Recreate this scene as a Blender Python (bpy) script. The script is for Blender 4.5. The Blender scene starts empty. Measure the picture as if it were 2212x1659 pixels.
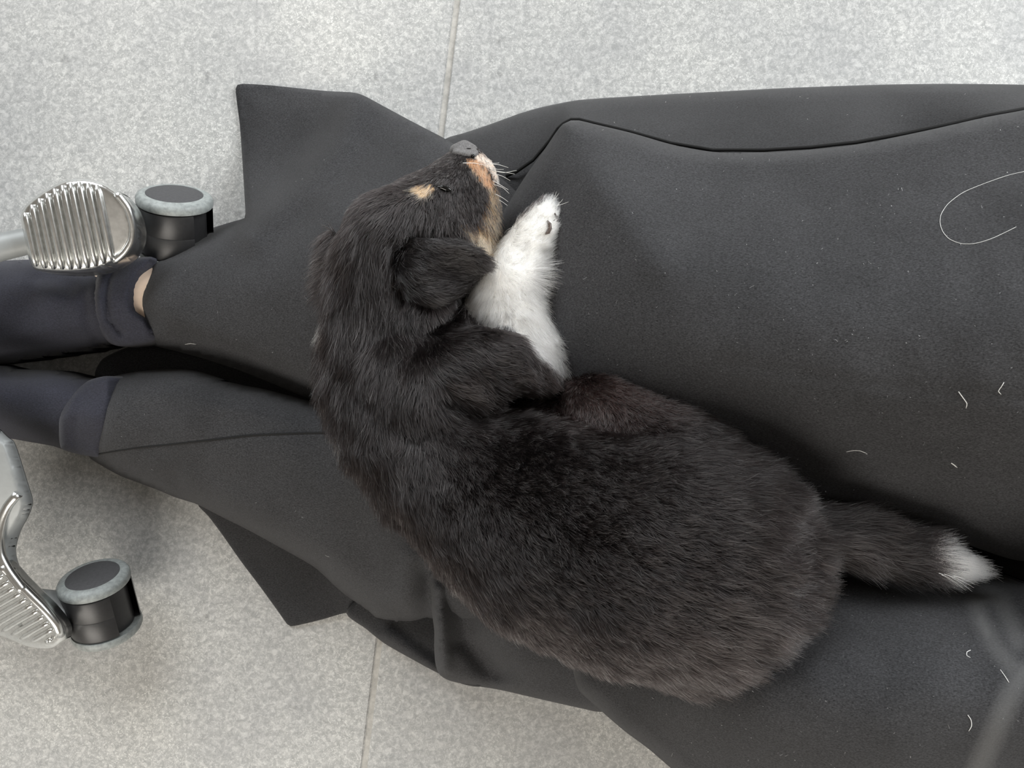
import bpy, bmesh, math, random
import numpy as np
from mathutils import Vector, Matrix, kdtree, noise
from mathutils.bvhtree import BVHTree
from mathutils.geometry import delaunay_2d_cdt

random.seed(7); rng = np.random.default_rng(7)
scene = bpy.context.scene
COL = scene.collection

# ------------------------------------------------------------------ camera, light, exposure
H = 0.60                     # phone held 0.6 m above the floor, looking straight down
F = 2212 * 26.0 / 36.0       # focal length in pixels of the 2212 x 1659 frame
cam = bpy.data.cameras.new('camera'); cam.lens = 26.0; cam.sensor_width = 36.0; cam.sensor_fit = 'HORIZONTAL'
cam.clip_start = 0.01
camo = bpy.data.objects.new('camera', cam); camo.location = (0, 0, H); COL.objects.link(camo)
scene.camera = camo

world = bpy.data.worlds.new('world'); scene.world = world; world.use_nodes = True
bg = world.node_tree.nodes['Background']
bg.inputs[0].default_value = (1.0, 0.89, 0.76, 1); bg.inputs[1].default_value = 0.19

def area_light(name, loc, target, sx, sy, power, col):
    l = bpy.data.lights.new(name, 'AREA'); l.shape = 'RECTANGLE'; l.size = sx; l.size_y = sy
    l.energy = power; l.color = col
    o = bpy.data.objects.new(name, l); COL.objects.link(o); o.location = loc
    d = Vector(target) - Vector(loc)
    o.rotation_euler = d.to_track_quat('-Z', 'Y').to_euler()
    return o
area_light('window_light', (-0.7, 2.0, 1.5), (0.15, 0.0, 0.1), 1.8, 1.4, 58.0, (0.95, 0.98, 1.0))
area_light('second_window_light', (1.9, 0.8, 1.1), (0, 0, 0.1), 1.4, 1.2, 58.0, (0.96, 0.985, 1.0))
area_light('third_window_light', (-0.7, -2.1, 1.35), (0, -0.1, 0.1), 1.5, 1.2, 46.0, (1.0, 0.945, 0.865))

vs = scene.view_settings
vs.view_transform = 'Standard'; vs.look = 'None'; vs.gamma = 1.0; vs.use_curve_mapping = False
vs.exposure = 0.0

# ------------------------------------------------------------------ helpers
def P(px, py, z):
    s = (H - z) / F
    return Vector(((px - 1106) * s, -(py - 829.5) * s, z))
def to_px(co):
    co = np.asarray(co); s = (H - co[:, 2]) / F
    return np.stack([co[:, 0] / s + 1106, -co[:, 1] / s + 829.5], 1)
def S(z): return (H - z) / F

def tag(o, label=None, cat=None, group=None, kind=None):
    if label: o['label'] = label
    if cat: o['category'] = cat
    if group: o['group'] = group
    if kind: o['kind'] = kind
    return o
def empty(name, loc, label, cat, group=None):
    o = bpy.data.objects.new(name, None); o.empty_display_size = 0.02
    o.location = loc; COL.objects.link(o)
    return tag(o, label, cat, group)
def attach(o, parent):
    """Vertices stay in world coordinates; the child cancels the Empty's offset."""
    if parent is not None:
        o.parent = parent
        off = Vector(parent.location)
        p = parent.parent
        if p is None and parent.type == 'EMPTY': o.location = -off
    return o
def link_mesh(name, verts, faces, m, parent=None, smooth=True):
    me = bpy.data.meshes.new(name)
    me.from_pydata([tuple(v) for v in verts], [], [tuple(f) for f in faces])
    me.update()
    if smooth: me.polygons.foreach_set('use_smooth', [True] * len(me.polygons))
    if m: me.materials.append(m)
    o = bpy.data.objects.new(name, me); COL.objects.link(o)
    return attach(o, parent)
def bm_obj(name, bm, m, parent=None, smooth=True):
    me = bpy.data.meshes.new(name); bm.to_mesh(me); bm.free()
    if smooth: me.polygons.foreach_set('use_smooth', [True] * len(me.polygons))
    if m: me.materials.append(m)
    o = bpy.data.objects.new(name, me); COL.objects.link(o)
    return attach(o, parent)

# ------------------------------------------------------------------ materials
def new_mat(name):
    m = bpy.data.materials.new(name); m.use_nodes = True
    nt = m.node_tree
    return m, nt, nt.nodes['Principled BSDF']
def node(nt, typ, **kw):
    n = nt.nodes.new(typ)
    for k, v in kw.items(): setattr(n, k, v)
    return n
def noise_tex(nt, vec, scale, detail=4, rough=0.6, dist=0.0):
    n = node(nt, 'ShaderNodeTexNoise'); n.inputs['Scale'].default_value = scale
    n.inputs['Detail'].default_value = detail; n.inputs['Roughness'].default_value = rough
    n.inputs['Distortion'].default_value = dist
    nt.links.new(vec, n.inputs['Vector']); return n
def ramp(nt, fac, stops):
    r = node(nt, 'ShaderNodeValToRGB'); e = r.color_ramp.elements
    e[0].position, e[0].color = stops[0][0], (*stops[0][1], 1)
    e[1].position, e[1].color = stops[-1][0], (*stops[-1][1], 1)
    for p, c in stops[1:-1]:
        x = e.new(p); x.color = (*c, 1)
    nt.links.new(fac, r.inputs['Fac']); return r
def mix(nt, fac, a, b, blend='MIX'):
    n = node(nt, 'ShaderNodeMix', data_type='RGBA', blend_type=blend)
    for sock, v in ((n.inputs['Factor'], fac), (n.inputs['A'], a), (n.inputs['B'], b)):
        if hasattr(v, 'links') or hasattr(v, 'is_linked'): nt.links.new(v, sock)
        elif isinstance(v, (int, float)): sock.default_value = v
        else: sock.default_value = (*v, 1)
    return n.outputs['Result']
def bump(nt, height, strength, dist, bs):
    b = node(nt, 'ShaderNodeBump'); b.inputs['Strength'].default_value = strength; b.inputs['Distance'].default_value = dist
    nt.links.new(height, b.inputs['Height']); nt.links.new(b.outputs['Normal'], bs.inputs['Normal'])
def wpos(nt):
    return node(nt, 'ShaderNodeNewGeometry').outputs['Position']

def mat_tile():
    m, nt, bs = new_mat('stone_look_tile')
    v = wpos(nt)
    big = noise_tex(nt, v, 9, 4, 0.6)
    mid = noise_tex(nt, v, 210, 5, 0.68, 0.6)
    fine = noise_tex(nt, v, 560, 3, 0.55, 1.2)
    c1 = ramp(nt, mid.outputs['Fac'], [(0.36, (0.375, 0.380, 0.374)), (0.50, (0.465, 0.469, 0.460)), (0.66, (0.64, 0.64, 0.622))])
    fl = ramp(nt, fine.outputs['Fac'], [(0.53, (0, 0, 0)), (0.63, (1, 1, 1))])
    flm = node(nt, 'ShaderNodeMath', operation='MULTIPLY'); nt.links.new(fl.outputs['Color'], flm.inputs[0])
    mr = ramp(nt, big.outputs['Fac'], [(0.36, (0.25,) * 3), (0.66, (0.8,) * 3)])
    nt.links.new(mr.outputs['Color'], flm.inputs[1])
    c2 = mix(nt, flm.outputs[0], c1.outputs['Color'], (0.80, 0.80, 0.78))
    bigc = ramp(nt, big.outputs['Fac'], [(0.35, (0.90, 0.90, 0.91)), (0.65, (1.05, 1.045, 1.03))])
    c3 = mix(nt, 1.0, c2, bigc.outputs['Color'], 'MULTIPLY')
    # rare darker flecks
    dk = noise_tex(nt, v, 70, 2, 0.5)
    dr = ramp(nt, dk.outputs['Fac'], [(0.24, (0.72,) * 3), (0.31, (1.0,) * 3)])
    c4 = mix(nt, 1.0, c3, dr.outputs['Color'], 'MULTIPLY')
    nt.links.new(c4, bs.inputs['Base Color'])
    bs.inputs['Roughness'].default_value = 0.55
    bump(nt, fine.outputs['Fac'], 0.12, 0.0006, bs)
    return m
def mat_plain(name, col, rough, metal=0.0, var=0.12, scale=300, bstr=0.1, bd=0.0004, spec=0.5):
    m, nt, bs = new_mat(name)
    v = wpos(nt); n = noise_tex(nt, v, scale, 4, 0.6)
    r = ramp(nt, n.outputs['Fac'], [(0.3, tuple(c * (1 - var) for c in col)), (0.7, tuple(min(1, c * (1 + var)) for c in col))])
    nt.links.new(r.outputs['Color'], bs.inputs['Base Color'])
    bs.inputs['Roughness'].default_value = rough; bs.inputs['Metallic'].default_value = metal
    bs.inputs['Specular IOR Level'].default_value = spec
    if bstr: bump(nt, n.outputs['Fac'], bstr, bd, bs)
    return m
def mat_cloth(name, col, grain=0.5, sheen=0.25):
    m, nt, bs = new_mat(name)
    v = wpos(nt)
    n1 = noise_tex(nt, v, 1000, 3, 0.75)
    mp = node(nt, 'ShaderNodeMapping'); mp.inputs['Scale'].default_value = (700, 2000, 1500)
    mp.inputs['Rotation'].default_value = (0, 0, 0.5); nt.links.new(v, mp.inputs['Vector'])
    n2 = noise_tex(nt, mp.outputs['Vector'], 1, 2, 0.5)
    n3 = noise_tex(nt, v, 22, 3, 0.55)
    add = node(nt, 'ShaderNodeMath', operation='ADD'); nt.links.new(n1.outputs['Fac'], add.inputs[0]); nt.links.new(n2.outputs['Fac'], add.inputs[1])
    hf = node(nt, 'ShaderNodeMath', operation='MULTIPLY'); nt.links.new(add.outputs[0], hf.inputs[0]); hf.inputs[1].default_value = 0.5
    r = ramp(nt, hf.outputs[0], [(0.30, tuple(c * (1 - grain) for c in col)), (0.5, col), (0.70, tuple(c * (1 + 1.1 * grain) for c in col))])
    r3 = ramp(nt, n3.outputs['Fac'], [(0.3, (0.88,) * 3), (0.7, (1.12,) * 3)])
    c = mix(nt, 1.0, r.outputs['Color'], r3.outputs['Color'], 'MULTIPLY')
    a = node(nt, 'ShaderNodeAttribute', attribute_name='grey_streak')
    c = mix(nt, a.outputs['Fac'], c, (0.17, 0.17, 0.168))
    nt.links.new(c, bs.inputs['Base Color'])
    bs.inputs['Roughness'].default_value = 0.85; bs.inputs['Specular IOR Level'].default_value = 0.25
    bs.inputs['Sheen Weight'].default_value = sheen; bs.inputs['Sheen Roughness'].default_value = 0.5
    bump(nt, hf.outputs[0], 0.35, 0.0006, bs)
    return m
def mat_attr(name, rough=0.7):
    m, nt, bs = new_mat(name)
    a = node(nt, 'ShaderNodeAttribute', attribute_name='coat')
    v = wpos(nt); n = noise_tex(nt, v, 900, 2, 0.6)
    r = ramp(nt, n.outputs['Fac'], [(0.3, (0.8,) * 3), (0.7, (1.15,) * 3)])
    c = mix(nt, 1.0, a.outputs['Color'], r.outputs['Color'], 'MULTIPLY')
    nt.links.new(c, bs.inputs['Base Color']); bs.inputs['Roughness'].default_value = rough
    bs.inputs['Specular IOR Level'].default_value = 0.2
    return m
def mat_hair(name, rough=0.22, attr=True, col=(0.8, 0.78, 0.74)):
    m = bpy.data.materials.new(name); m.use_nodes = True; nt = m.node_tree
    nt.nodes.remove(nt.nodes['Principled BSDF'])
    h = node(nt, 'ShaderNodeBsdfHairPrincipled'); h.model = 'CHIANG'; h.parametrization = 'COLOR'
    h.inputs['Roughness'].default_value = rough; h.inputs['Radial Roughness'].default_value = 0.45
    if 'Random Roughness' in h.inputs: h.inputs['Random Roughness'].default_value = 0.2
    if attr:
        a = node(nt, 'ShaderNodeAttribute', attribute_name='hair_color'); nt.links.new(a.outputs['Color'], h.inputs['Color'])
    else: h.inputs['Color'].default_value = (*col, 1)
    nt.links.new(h.outputs[0], nt.nodes['Material Output'].inputs['Surface'])
    return m

M = dict(
    tile=mat_tile(),
    grout=mat_plain('grout', (0.50, 0.485, 0.45), 0.8, var=0.2, scale=160, bstr=0.3, bd=0.001),
    trouser=mat_cloth('black_trouser_cloth', (0.0360, 0.0362, 0.0388), 0.80, 0.10),
    panel=mat_cloth('black_panel_cloth', (0.029, 0.0292, 0.0312), 0.75, 0.10),
    seam=mat_plain('seam_shadow_thread', (0.006, 0.006, 0.006), 0.9, bstr=0),
    sock=mat_cloth('navy_sock_knit', (0.032, 0.033, 0.046), 0.5, 0.15),
    skin=mat_plain('skin', (0.86, 0.68, 0.54), 0.5, var=0.05, scale=200),
    alu=mat_plain('brushed_aluminium', (0.80, 0.81, 0.80), 0.27, 1.0, var=0.10, scale=260, bstr=0.05),
    grey_metal=mat_plain('grey_painted_metal', (0.33, 0.345, 0.345), 0.5, 0.2, var=0.06, scale=120, bstr=0.03),
    blk_plastic=mat_plain('black_plastic', (0.026, 0.026, 0.027), 0.42, var=0.12, scale=400, bstr=0.06),
    hub=mat_plain('dark_grey_plastic', (0.070, 0.070, 0.074), 0.75, var=0.12, scale=500, bstr=0.1),
    tread=mat_plain('grey_rubber_tread', (0.30, 0.325, 0.32), 0.5, var=0.25, scale=330, bstr=0.2),
    white_plastic=mat_plain('white_plastic', (0.7, 0.72, 0.74), 0.4),
    coat=mat_attr('puppy_skin'),
    hair=mat_hair('puppy_fur'),
    white_hair=mat_hair('white_hair', 0.3, False, (0.86, 0.85, 0.82)),
    nose=mat_plain('nose_leather', (0.15, 0.145, 0.145), 0.35, var=0.35, scale=1300, bstr=0.5, bd=0.0006),
    black_gloss=mat_plain('wet_black', (0.004, 0.004, 0.004), 0.12, bstr=0),
    claw=mat_plain('claw_horn', (0.10, 0.075, 0.065), 0.35, var=0.3, scale=600),
    lint=mat_plain('white_lint', (0.80, 0.80, 0.78), 0.7),
)

# ------------------------------------------------------------------ generic builders
def cr_resample(pts, step, closed=True):
    """Centripetal-ish Catmull-Rom through pts (x,y,k), resampled about every `step` pixels."""
    n = len(pts); out = []
    A = np.array([(p[0], p[1], p[2] if len(p) > 2 else 1.0) for p in pts], float)
    rngi = range(n) if closed else range(n - 1)
    for i in rngi:
        p0 = A[(i - 1) % n] if closed or i > 0 else A[i]
        p1 = A[i]; p2 = A[(i + 1) % n]
        p3 = A[(i + 2) % n] if closed or i + 2 < n else A[(i + 1) % n]
        L = np.hypot(*(p2 - p1)[:2]); m = max(1, int(round(L / step)))
        d1 = max(np.hypot(*(p1 - p0)[:2]), 1e-6); d3 = max(np.hypot(*(p3 - p2)[:2]), 1e-6)
        t1 = (p2 - p0) / (L + d1) * L if not np.allclose(p0, p1) else (p2 - p1)
        t2 = (p3 - p1) / (L + d3) * L if not np.allclose(p3, p2) else (p2 - p1)
        for j in range(m):
            t = j / m
            h = ((2*t**3 - 3*t**2 + 1) * p1 + (t**3 - 2*t**2 + t) * t1 * 0.8 + (-2*t**3 + 3*t**2) * p2 + (t**3 - t**2) * t2 * 0.8)
            h[2] = p1[2] * (1 - t) + p2[2] * t
            out.append(h)
    if not closed: out.append(A[-1])
    return np.array(out)
def inside(poly, pts):
    x, y = pts[:, 0], pts[:, 1]; c = np.zeros(len(pts), bool)
    for i in range(len(poly)):
        x1, y1 = poly[i - 1][:2]; x2, y2 = poly[i][:2]
        k = ((y1 > y) != (y2 > y))
        with np.errstate(divide='ignore', invalid='ignore'):
            xi = (x2 - x1) * (y - y1) / (y2 - y1 + 1e-12) + x1
        c ^= k & (x < xi)
    return c
class TPS:
    """Thin-plate surface through control points (px, py, z)."""
    def __init__(s, ctrl):
        c = np.array(ctrl, float); s.p = c[:, :2] / 500; z = c[:, 2]; n = len(c)
        K = s.k(s.p, s.p) + np.eye(n) * 1e-5
        Q = np.hstack([np.ones((n, 1)), s.p])
        A = np.zeros((n + 3, n + 3)); A[:n, :n] = K; A[:n, n:] = Q; A[n:, :n] = Q.T
        s.w = np.linalg.solve(A, np.concatenate([z, np.zeros(3)])); s.n = n
    def k(s, a, b):
        r2 = ((a[:, None] - b[None]) ** 2).sum(2)
        return 0.5 * r2 * np.log(r2 + 1e-12)
    def __call__(s, q):
        q = np.asarray(q, float)[:, :2] / 500
        return s.k(q, s.p) @ s.w[:s.n] + s.w[s.n] + q @ s.w[s.n + 1:]
def seg_dist(pts, line):
    L = np.array(line, float); d = np.full(len(pts), 1e9)
    for a, b in zip(L[:-1], L[1:]):
        ab = b[:2] - a[:2]; t = np.clip(((pts - a[:2]) @ ab) / (ab @ ab + 1e-9), 0, 1)
        d = np.minimum(d, np.hypot(*(pts - (a[:2] + t[:, None] * ab)).T))
    return d

SURF = []     # (verts, tris) of everything hairs and seams can lie on
def piece(name, outline, ctrl, m, parent, edge_r=40, drop=0.02, grid=13, bottom=0.001, thick=None, folds=(), grey_streak=None, wav=0.0, surf=True):
    """Draped sheet or padded solid: an outline and heights, rolled off at its rim, closed underneath."""
    ol = cr_resample(outline, grid * 0.9)
    xs = np.arange(ol[:, 0].min(), ol[:, 0].max(), grid); ys = np.arange(ol[:, 1].min(), ol[:, 1].max(), grid * 0.87)
    g = np.array([(x + (grid / 2 if j % 2 else 0), y) for j, y in enumerate(ys) for x in xs])
    g = g[inside(ol, g)]
    dmat = np.hypot(g[:, None, 0] - ol[None, :, 0], g[:, None, 1] - ol[None, :, 1])
    g = g[dmat.min(1) > grid * 0.55]
    # extra rings near the rim so the roll-off is smooth
    rings = []
    tan = np.roll(ol[:, :2], -1, 0) - np.roll(ol[:, :2], 1, 0); tan /= np.linalg.norm(tan, axis=1)[:, None] + 1e-9
    area2 = np.sum(ol[:, 0] * np.roll(ol[:, 1], -1) - np.roll(ol[:, 0], -1) * ol[:, 1])
    nrm = np.stack([-tan[:, 1], tan[:, 0]], 1) * (1 if area2 > 0 else -1)
    if edge_r < grid * 2.5:
        for f_ in (0.12, 0.35, 0.75):
            q = ol[:, :2] + nrm * edge_r * f_
            dq = np.hypot(q[:, None, 0] - ol[None, :, 0], q[:, None, 1] - ol[None, :, 1]).min(1)
            rings.append(q[inside(ol, q) & (dq > edge_r * f_ * 0.8)])
    pts2 = np.vstack([ol[:, :2], g] + rings)
    nb = len(ol)
    res = delaunay_2d_cdt([Vector(p) for p in pts2], [], [list(range(nb))], 1, 1e-5)
    V2 = np.array([tuple(v) for v in res[0]]); T = [tuple(f) for f in res[2]]
    # rim distance and weight
    D = np.hypot(V2[:, None, 0] - ol[None, :, 0], V2[:, None, 1] - ol[None, :, 1])
    d = D.min(1); w = 1.0 / (D + 2.0) ** 4; k = (w * ol[None, :, 2]).sum(1) / w.sum(1)
    z = TPS(ctrl)(V2)
    for line, amp, wd in folds:
        z = z + amp * np.exp(-(seg_dist(V2, line) / wd) ** 2)
    if wav:
        z = z + np.array([noise.noise(Vector((x / 90, y / 90, len(name)))) for x, y in V2]) * wav
    s = np.clip(d / edge_r, 0, 1)
    z = z - drop * k * (1 - np.sqrt(np.clip(1 - (1 - s) ** 2, 0, 1)))
    z = np.maximum(z, bottom + 0.0012)
    sc = (H - z) / F
    top = np.stack([(V2[:, 0] - 1106) * sc, -(V2[:, 1] - 829.5) * sc, z], 1)
    n = len(top)
    # orient faces up
    a, b, c = [top[np.array([t[i] for t in T])] for i in range(3)]
    up = np.cross(b - a, c - a)[:, 2] > 0
    T = [t if u else (t[0], t[2], t[1]) for t, u in zip(T, up)]
    zb = np.full(n, bottom) if thick is None else z - thick
    if thick is not None: zb = np.maximum(zb, 0.0004)
    bot = top.copy(); bot[:, 2] = zb
    edges = {}
    for t in T:
        for e in ((t[0], t[1]), (t[1], t[2]), (t[2], t[0])): edges[e] = 1
    faces = list(T) + [(t[0] + n, t[2] + n, t[1] + n) for t in T]
    for (p, q) in edges:
        if (q, p) not in edges: faces.append((q, p, p + n, q + n))
    o = link_mesh(name, np.vstack([top, bot]), faces, m, parent)
    if grey_streak is not None:
        at = o.data.attributes.new('grey_streak', 'FLOAT', 'POINT')
        v = np.zeros(2 * n)
        for line, wd, amp in grey_streak: v[:n] = np.maximum(v[:n], amp * np.clip(1.25 - seg_dist(V2, line) / wd, 0, 1) ** 0.8)
        at.data.foreach_set('value', v)
    if surf: SURF.append((top, T))
    return o

def make_bvh(items):
    vs_, ts_ = [], []; off = 0
    for v, t in items:
        vs_ += [tuple(p) for p in v]; ts_ += [tuple(i + off for i in f) for f in t]; off += len(v)
    return BVHTree.FromPolygons(vs_, ts_)
def hit(bvh, px, py):
    o = Vector((0, 0, H)); d = (P(px, py, 0) - o).normalized()
    return bvh.ray_cast(o, d)      # co, normal, index, dist

def tube(name, pts, radii, m, parent=None, seg=8, caps=True, squash=1.0):
    pts = [Vector(p) for p in pts]; n = len(pts)
    if isinstance(radii, (int, float)): radii = [radii] * n
    V, Fc = [], []
    for i, p in enumerate(pts):
        t = (pts[min(i + 1, n - 1)] - pts[max(i - 1, 0)]).normalized()
        ref = Vector((0, 0, 1)) if abs(t.z) < 0.9 else Vector((1, 0, 0))
        u = t.cross(ref).normalized(); w = u.cross(t)
        for j in range(seg):
            a = 2 * math.pi * j / seg
            V.append(p + (u * math.cos(a) + w * math.sin(a) * squash) * radii[i])
    for i in range(n - 1):
        for j in range(seg):
            a, b = i * seg + j, i * seg + (j + 1) % seg
            Fc.append((a, b, b + seg, a + seg))
    if caps: Fc.append(tuple(range(seg - 1, -1, -1))); Fc.append(tuple(range((n - 1) * seg, n * seg)))
    return link_mesh(name, V, Fc, m, parent)
def smooth_line(pts, step=8):
    return [(q[0], q[1]) for q in cr_resample(pts, step, False)]

def lathe(name, center, axis, profile, m, parent=None, seg=40, a0=0.0, a1=2 * math.pi, ref=None):
    """profile: (distance along axis, radius) pairs."""
    ax = Vector(axis).normalized(); ref = Vector(ref) if ref else (Vector((1, 0, 0)) if abs(ax.x) < 0.8 else Vector((0, 0, 1)))
    u = (ref - ax * ref.dot(ax)).normalized(); w = ax.cross(u)
    full = abs(a1 - a0 - 2 * math.pi) < 1e-6
    n = seg if full else seg + 1; V, Fc = [], []
    for t, r in profile:
        for j in range(n):
            a = a0 + (a1 - a0) * j / seg
            V.append(Vector(center) + ax * t + (u * math.cos(a) + w * math.sin(a)) * r)
    for i in range(len(profile) - 1):
        for j in range(seg):
            a, b = i * n + j, i * n + (j + 1) % n
            Fc.append((a, b, b + n, a + n))
    bm = bmesh.new(); vv = [bm.verts.new(v) for v in V]
    for f in Fc:
        try: bm.faces.new([vv[i] for i in f])
        except ValueError: pass
    bmesh.ops.remove_doubles(bm, verts=bm.verts[:], dist=1e-6)
    bmesh.ops.recalc_face_normals(bm, faces=bm.faces[:])
    o = bm_obj(name, bm, m, parent)
    for p in o.data.polygons: p.use_smooth = True
    o.data.set_sharp_from_angle(angle=math.radians(40))
    return o

_ico = None
def blobs_to_mesh(balls, voxel=0.0025, smooth=6, factor=0.5):
    """balls: (center Vector, (rx,ry,rz), rot_z) -> one continuous skin by voxel union and smoothing."""
    global _ico
    if _ico is None:
        b = bmesh.new(); bmesh.ops.create_icosphere(b, subdivisions=3, radius=1.0)
        _ico = (np.array([v.co[:] for v in b.verts]), [tuple(v.index for v in f.verts) for f in b.faces]); b.free()
    V, Fc, off = [], [], 0
    for c, r, rot in balls:
        q = _ico[0] * np.array(r); ca, sa = math.cos(rot), math.sin(rot)
        q = np.stack([q[:, 0] * ca - q[:, 1] * sa, q[:, 0] * sa + q[:, 1] * ca, q[:, 2]], 1) + np.array(c)
        V.append(q); Fc += [tuple(i + off for i in f) for f in _ico[1]]; off += len(q)
    me = bpy.data.meshes.new('tmp'); me.from_pydata(np.vstack(V).tolist(), [], Fc); me.update()
    o = bpy.data.objects.new('tmp', me); COL.objects.link(o)
    r = o.modifiers.new('r', 'REMESH'); r.mode = 'VOXEL'; r.voxel_size = voxel
    s = o.modifiers.new('s', 'SMOOTH'); s.factor = factor; s.iterations = smooth
    dg = bpy.context.evaluated_depsgraph_get(); dg.update()
    out = bpy.data.meshes.new_from_object(o.evaluated_get(dg))
    bpy.data.objects.remove(o); bpy.data.meshes.remove(me)
    return out
def chain(pts, zs=1.0, step=0.25):
    """pts: (px, py, z, r_px[, zscale]) -> overlapping balls along the chain."""
    out = []
    for p, q in zip(pts[:-1], pts[1:]):
        L = math.hypot(q[0] - p[0], q[1] - p[1]); m = max(2, int(L / (step * min(p[3], q[3])) + 1))
        for j in range(m + 1):
            t = j / m; a = [p[i] * (1 - t) + q[i] * t for i in range(4)]
            z1 = (p[4] if len(p) > 4 else zs) * (1 - t) + (q[4] if len(q) > 4 else zs) * t
            r = a[3] * S(a[2]); out.append((P(a[0], a[1], a[2]), (r, r, r * z1), 0.0))
    return out

# ------------------------------------------------------------------ floor
fl = link_mesh('floor', [(-2.4, -2.4, -0.03), (2.4, -2.4, -0.03), (2.4, 2.4, -0.03), (-2.4, 2.4, -0.03),
                         (-2.4, -2.4, -0.0013), (2.4, -2.4, -0.0013), (2.4, 2.4, -0.0013), (-2.4, 2.4, -0.0013)],
               [(0, 3, 2, 1), (4, 5, 6, 7), (0, 1, 5, 4), (1, 2, 6, 5), (2, 3, 7, 6), (3, 0, 4, 7)], M['grout'], smooth=False)
tag(fl, 'light grey mottled stone-look tile floor', kind='structure')
ang = -math.atan(0.121); jc = P(887, 829.5, 0)
TW, TL, GAP = 0.60, 1.20, 0.0045
bm = bmesh.new(); bmesh.ops.create_cube(bm, size=1.0)
for v in bm.verts: v.co = (v.co.x * (TW - GAP), v.co.y * (TL - GAP), v.co.z * 0.012 - 0.006)
bmesh.ops.bevel(bm, geom=[e for e in bm.edges if all(v.co.z > -0.001 for v in e.verts)], offset=0.0009, segments=2, affect='EDGES')
tile_me = None
for i in range(-2, 2):
    for j in (-1, 0, 1):
        x = (i + 0.5) * TW; y = j * TL + (0.18 if i in (-2, 0) else 0.0) * 0
        c = Matrix.Rotation(ang, 3, 'Z') @ Vector((x, y, 0))
        if tile_me is None:
            o = bm_obj('tile', bm, M['tile'], None, smooth=False); tile_me = o.data
        else:
            o = bpy.data.objects.new('tile', tile_me); COL.objects.link(o)
        o.parent = fl; o.location = (jc.x + c.x, jc.y + c.y, 0.0); o.rotation_euler = (0, 0, ang)

# ------------------------------------------------------------------ person: legs in wide black trousers, navy socks
person = empty('person', P(2350, 900, 0.0), 'person sitting on the floor, legs stretched out in wide black trousers and navy socks', 'person')

# bare legs and pelvis, one continuous body (shows at the ankle)
balls = chain([(150, 672, 0.040, 66), (230, 660, 0.043, 74), (300, 648, 0.046, 82), (380, 645, 0.047, 78), (800, 610, 0.058, 110, 0.9), (1200, 600, 0.070, 110, 0.8),
               (1800, 680, 0.09, 200, 0.8), (2480, 700, 0.10, 300, 0.75)])
balls += chain([(60, 870, 0.034, 58), (230, 893, 0.036, 62), (420, 940, 0.040, 76), (800, 1050, 0.050, 100, 0.9), (1250, 1330, 0.065, 90, 0.8),
                (1800, 1520, 0.08, 190, 0.8), (2480, 1460, 0.09, 300, 0.75)])
balls += chain([(2500, 700, 0.10, 300, 0.75), (2640, 1000, 0.10, 340, 0.7), (2500, 1460, 0.09, 300, 0.75)])
bme = blobs_to_mesh(balls, 0.006, 8)
bo = bpy.data.objects.new('body', bme); bme.materials.append(M['skin']); COL.objects.link(bo); attach(bo, person)
bme.polygons.foreach_set('use_smooth', [True] * len(bme.polygons))
tag(bo, 'bare legs with pale ankle skin')

# seat of the trousers, beyond the right edge of the photograph, carries the trouser parts
trousers = piece('trousers', [(2330, 250), (2420, 190), (2700, 170), (2950, 350), (3020, 900), (2950, 1500), (2700, 1900), (2420, 1830), (2330, 1700), (2300, 1000)],
                 [(2330, 300, .20), (2330, 900, .17), (2330, 1600, .18), (2600, 600, .24), (2600, 1400, .23), (2900, 900, .24), (3000, 900, .2), (2700, 200, .18), (2700, 1850, .17)],
                 M['trouser'], person, edge_r=130, drop=0.09, grid=30, surf=False)
tag(trousers, 'wide black woven trousers')

# --- upper leg in the photo
legA = piece('trouser_leg', [
    (311, 591, .6), (330, 556, .7), (345, 546), (400, 516), (460, 492), (505, 478), (528, 471, .25), (530, 462, .2), (528, 420, .2), (523, 340, .2), (518, 270, .2), (511, 215, .2), (509, 192, .2), (513, 183, .2), (524, 181, .2),
    (580, 184, .2), (640, 190, .2), (700, 196, .2), (765, 200, .2), (785, 206, .25), (830, 230, .3), (880, 257, .3), (920, 278, .3), (962, 300, .3), (1010, 330, .3), (1100, 400, 0), (1160, 470, 0),
    (1210, 700, 0), (1150, 870, .5), (900, 890), (760, 878), (690, 868), (640, 851), (580, 826), (520, 802), (470, 785), (430, 772), (380, 759), (325, 743),
    (305, 705, .6), (295, 668, .6), (293, 644, .6), (299, 618, .6)],
    [(330, 650, .088), (420, 620, .093), (330, 580, .080), (330, 725, .080), (560, 620, .108), (700, 620, .122), (900, 600, .135), (1100, 560, .145),
     (530, 480, .062), (700, 430, .085), (880, 430, .105), (1100, 430, .13), (515, 190, .006), (525, 330, .014), (640, 195, .010), (765, 205, .022), (680, 300, .026), (620, 380, .035), (840, 300, .055), (960, 310, .075), (1000, 340, .09),
     (430, 760, .085), (560, 800, .09), (690, 850, .095), (900, 870, .105), (1150, 850, .12), (600, 720, .108)],
    M['trouser'], trousers, edge_r=70, drop=0.052, grid=12, wav=0.0016,
    folds=[([(775, 205), (740, 300), (600, 450), (540, 500)], 0.017, 40), ([(905, 280), (905, 345), (895, 380)], 0.0025, 12), ([(330, 690), (450, 750), (620, 830)], -0.004, 20),
           ([(560, 560), (700, 560)], 0.003, 60)])
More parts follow.
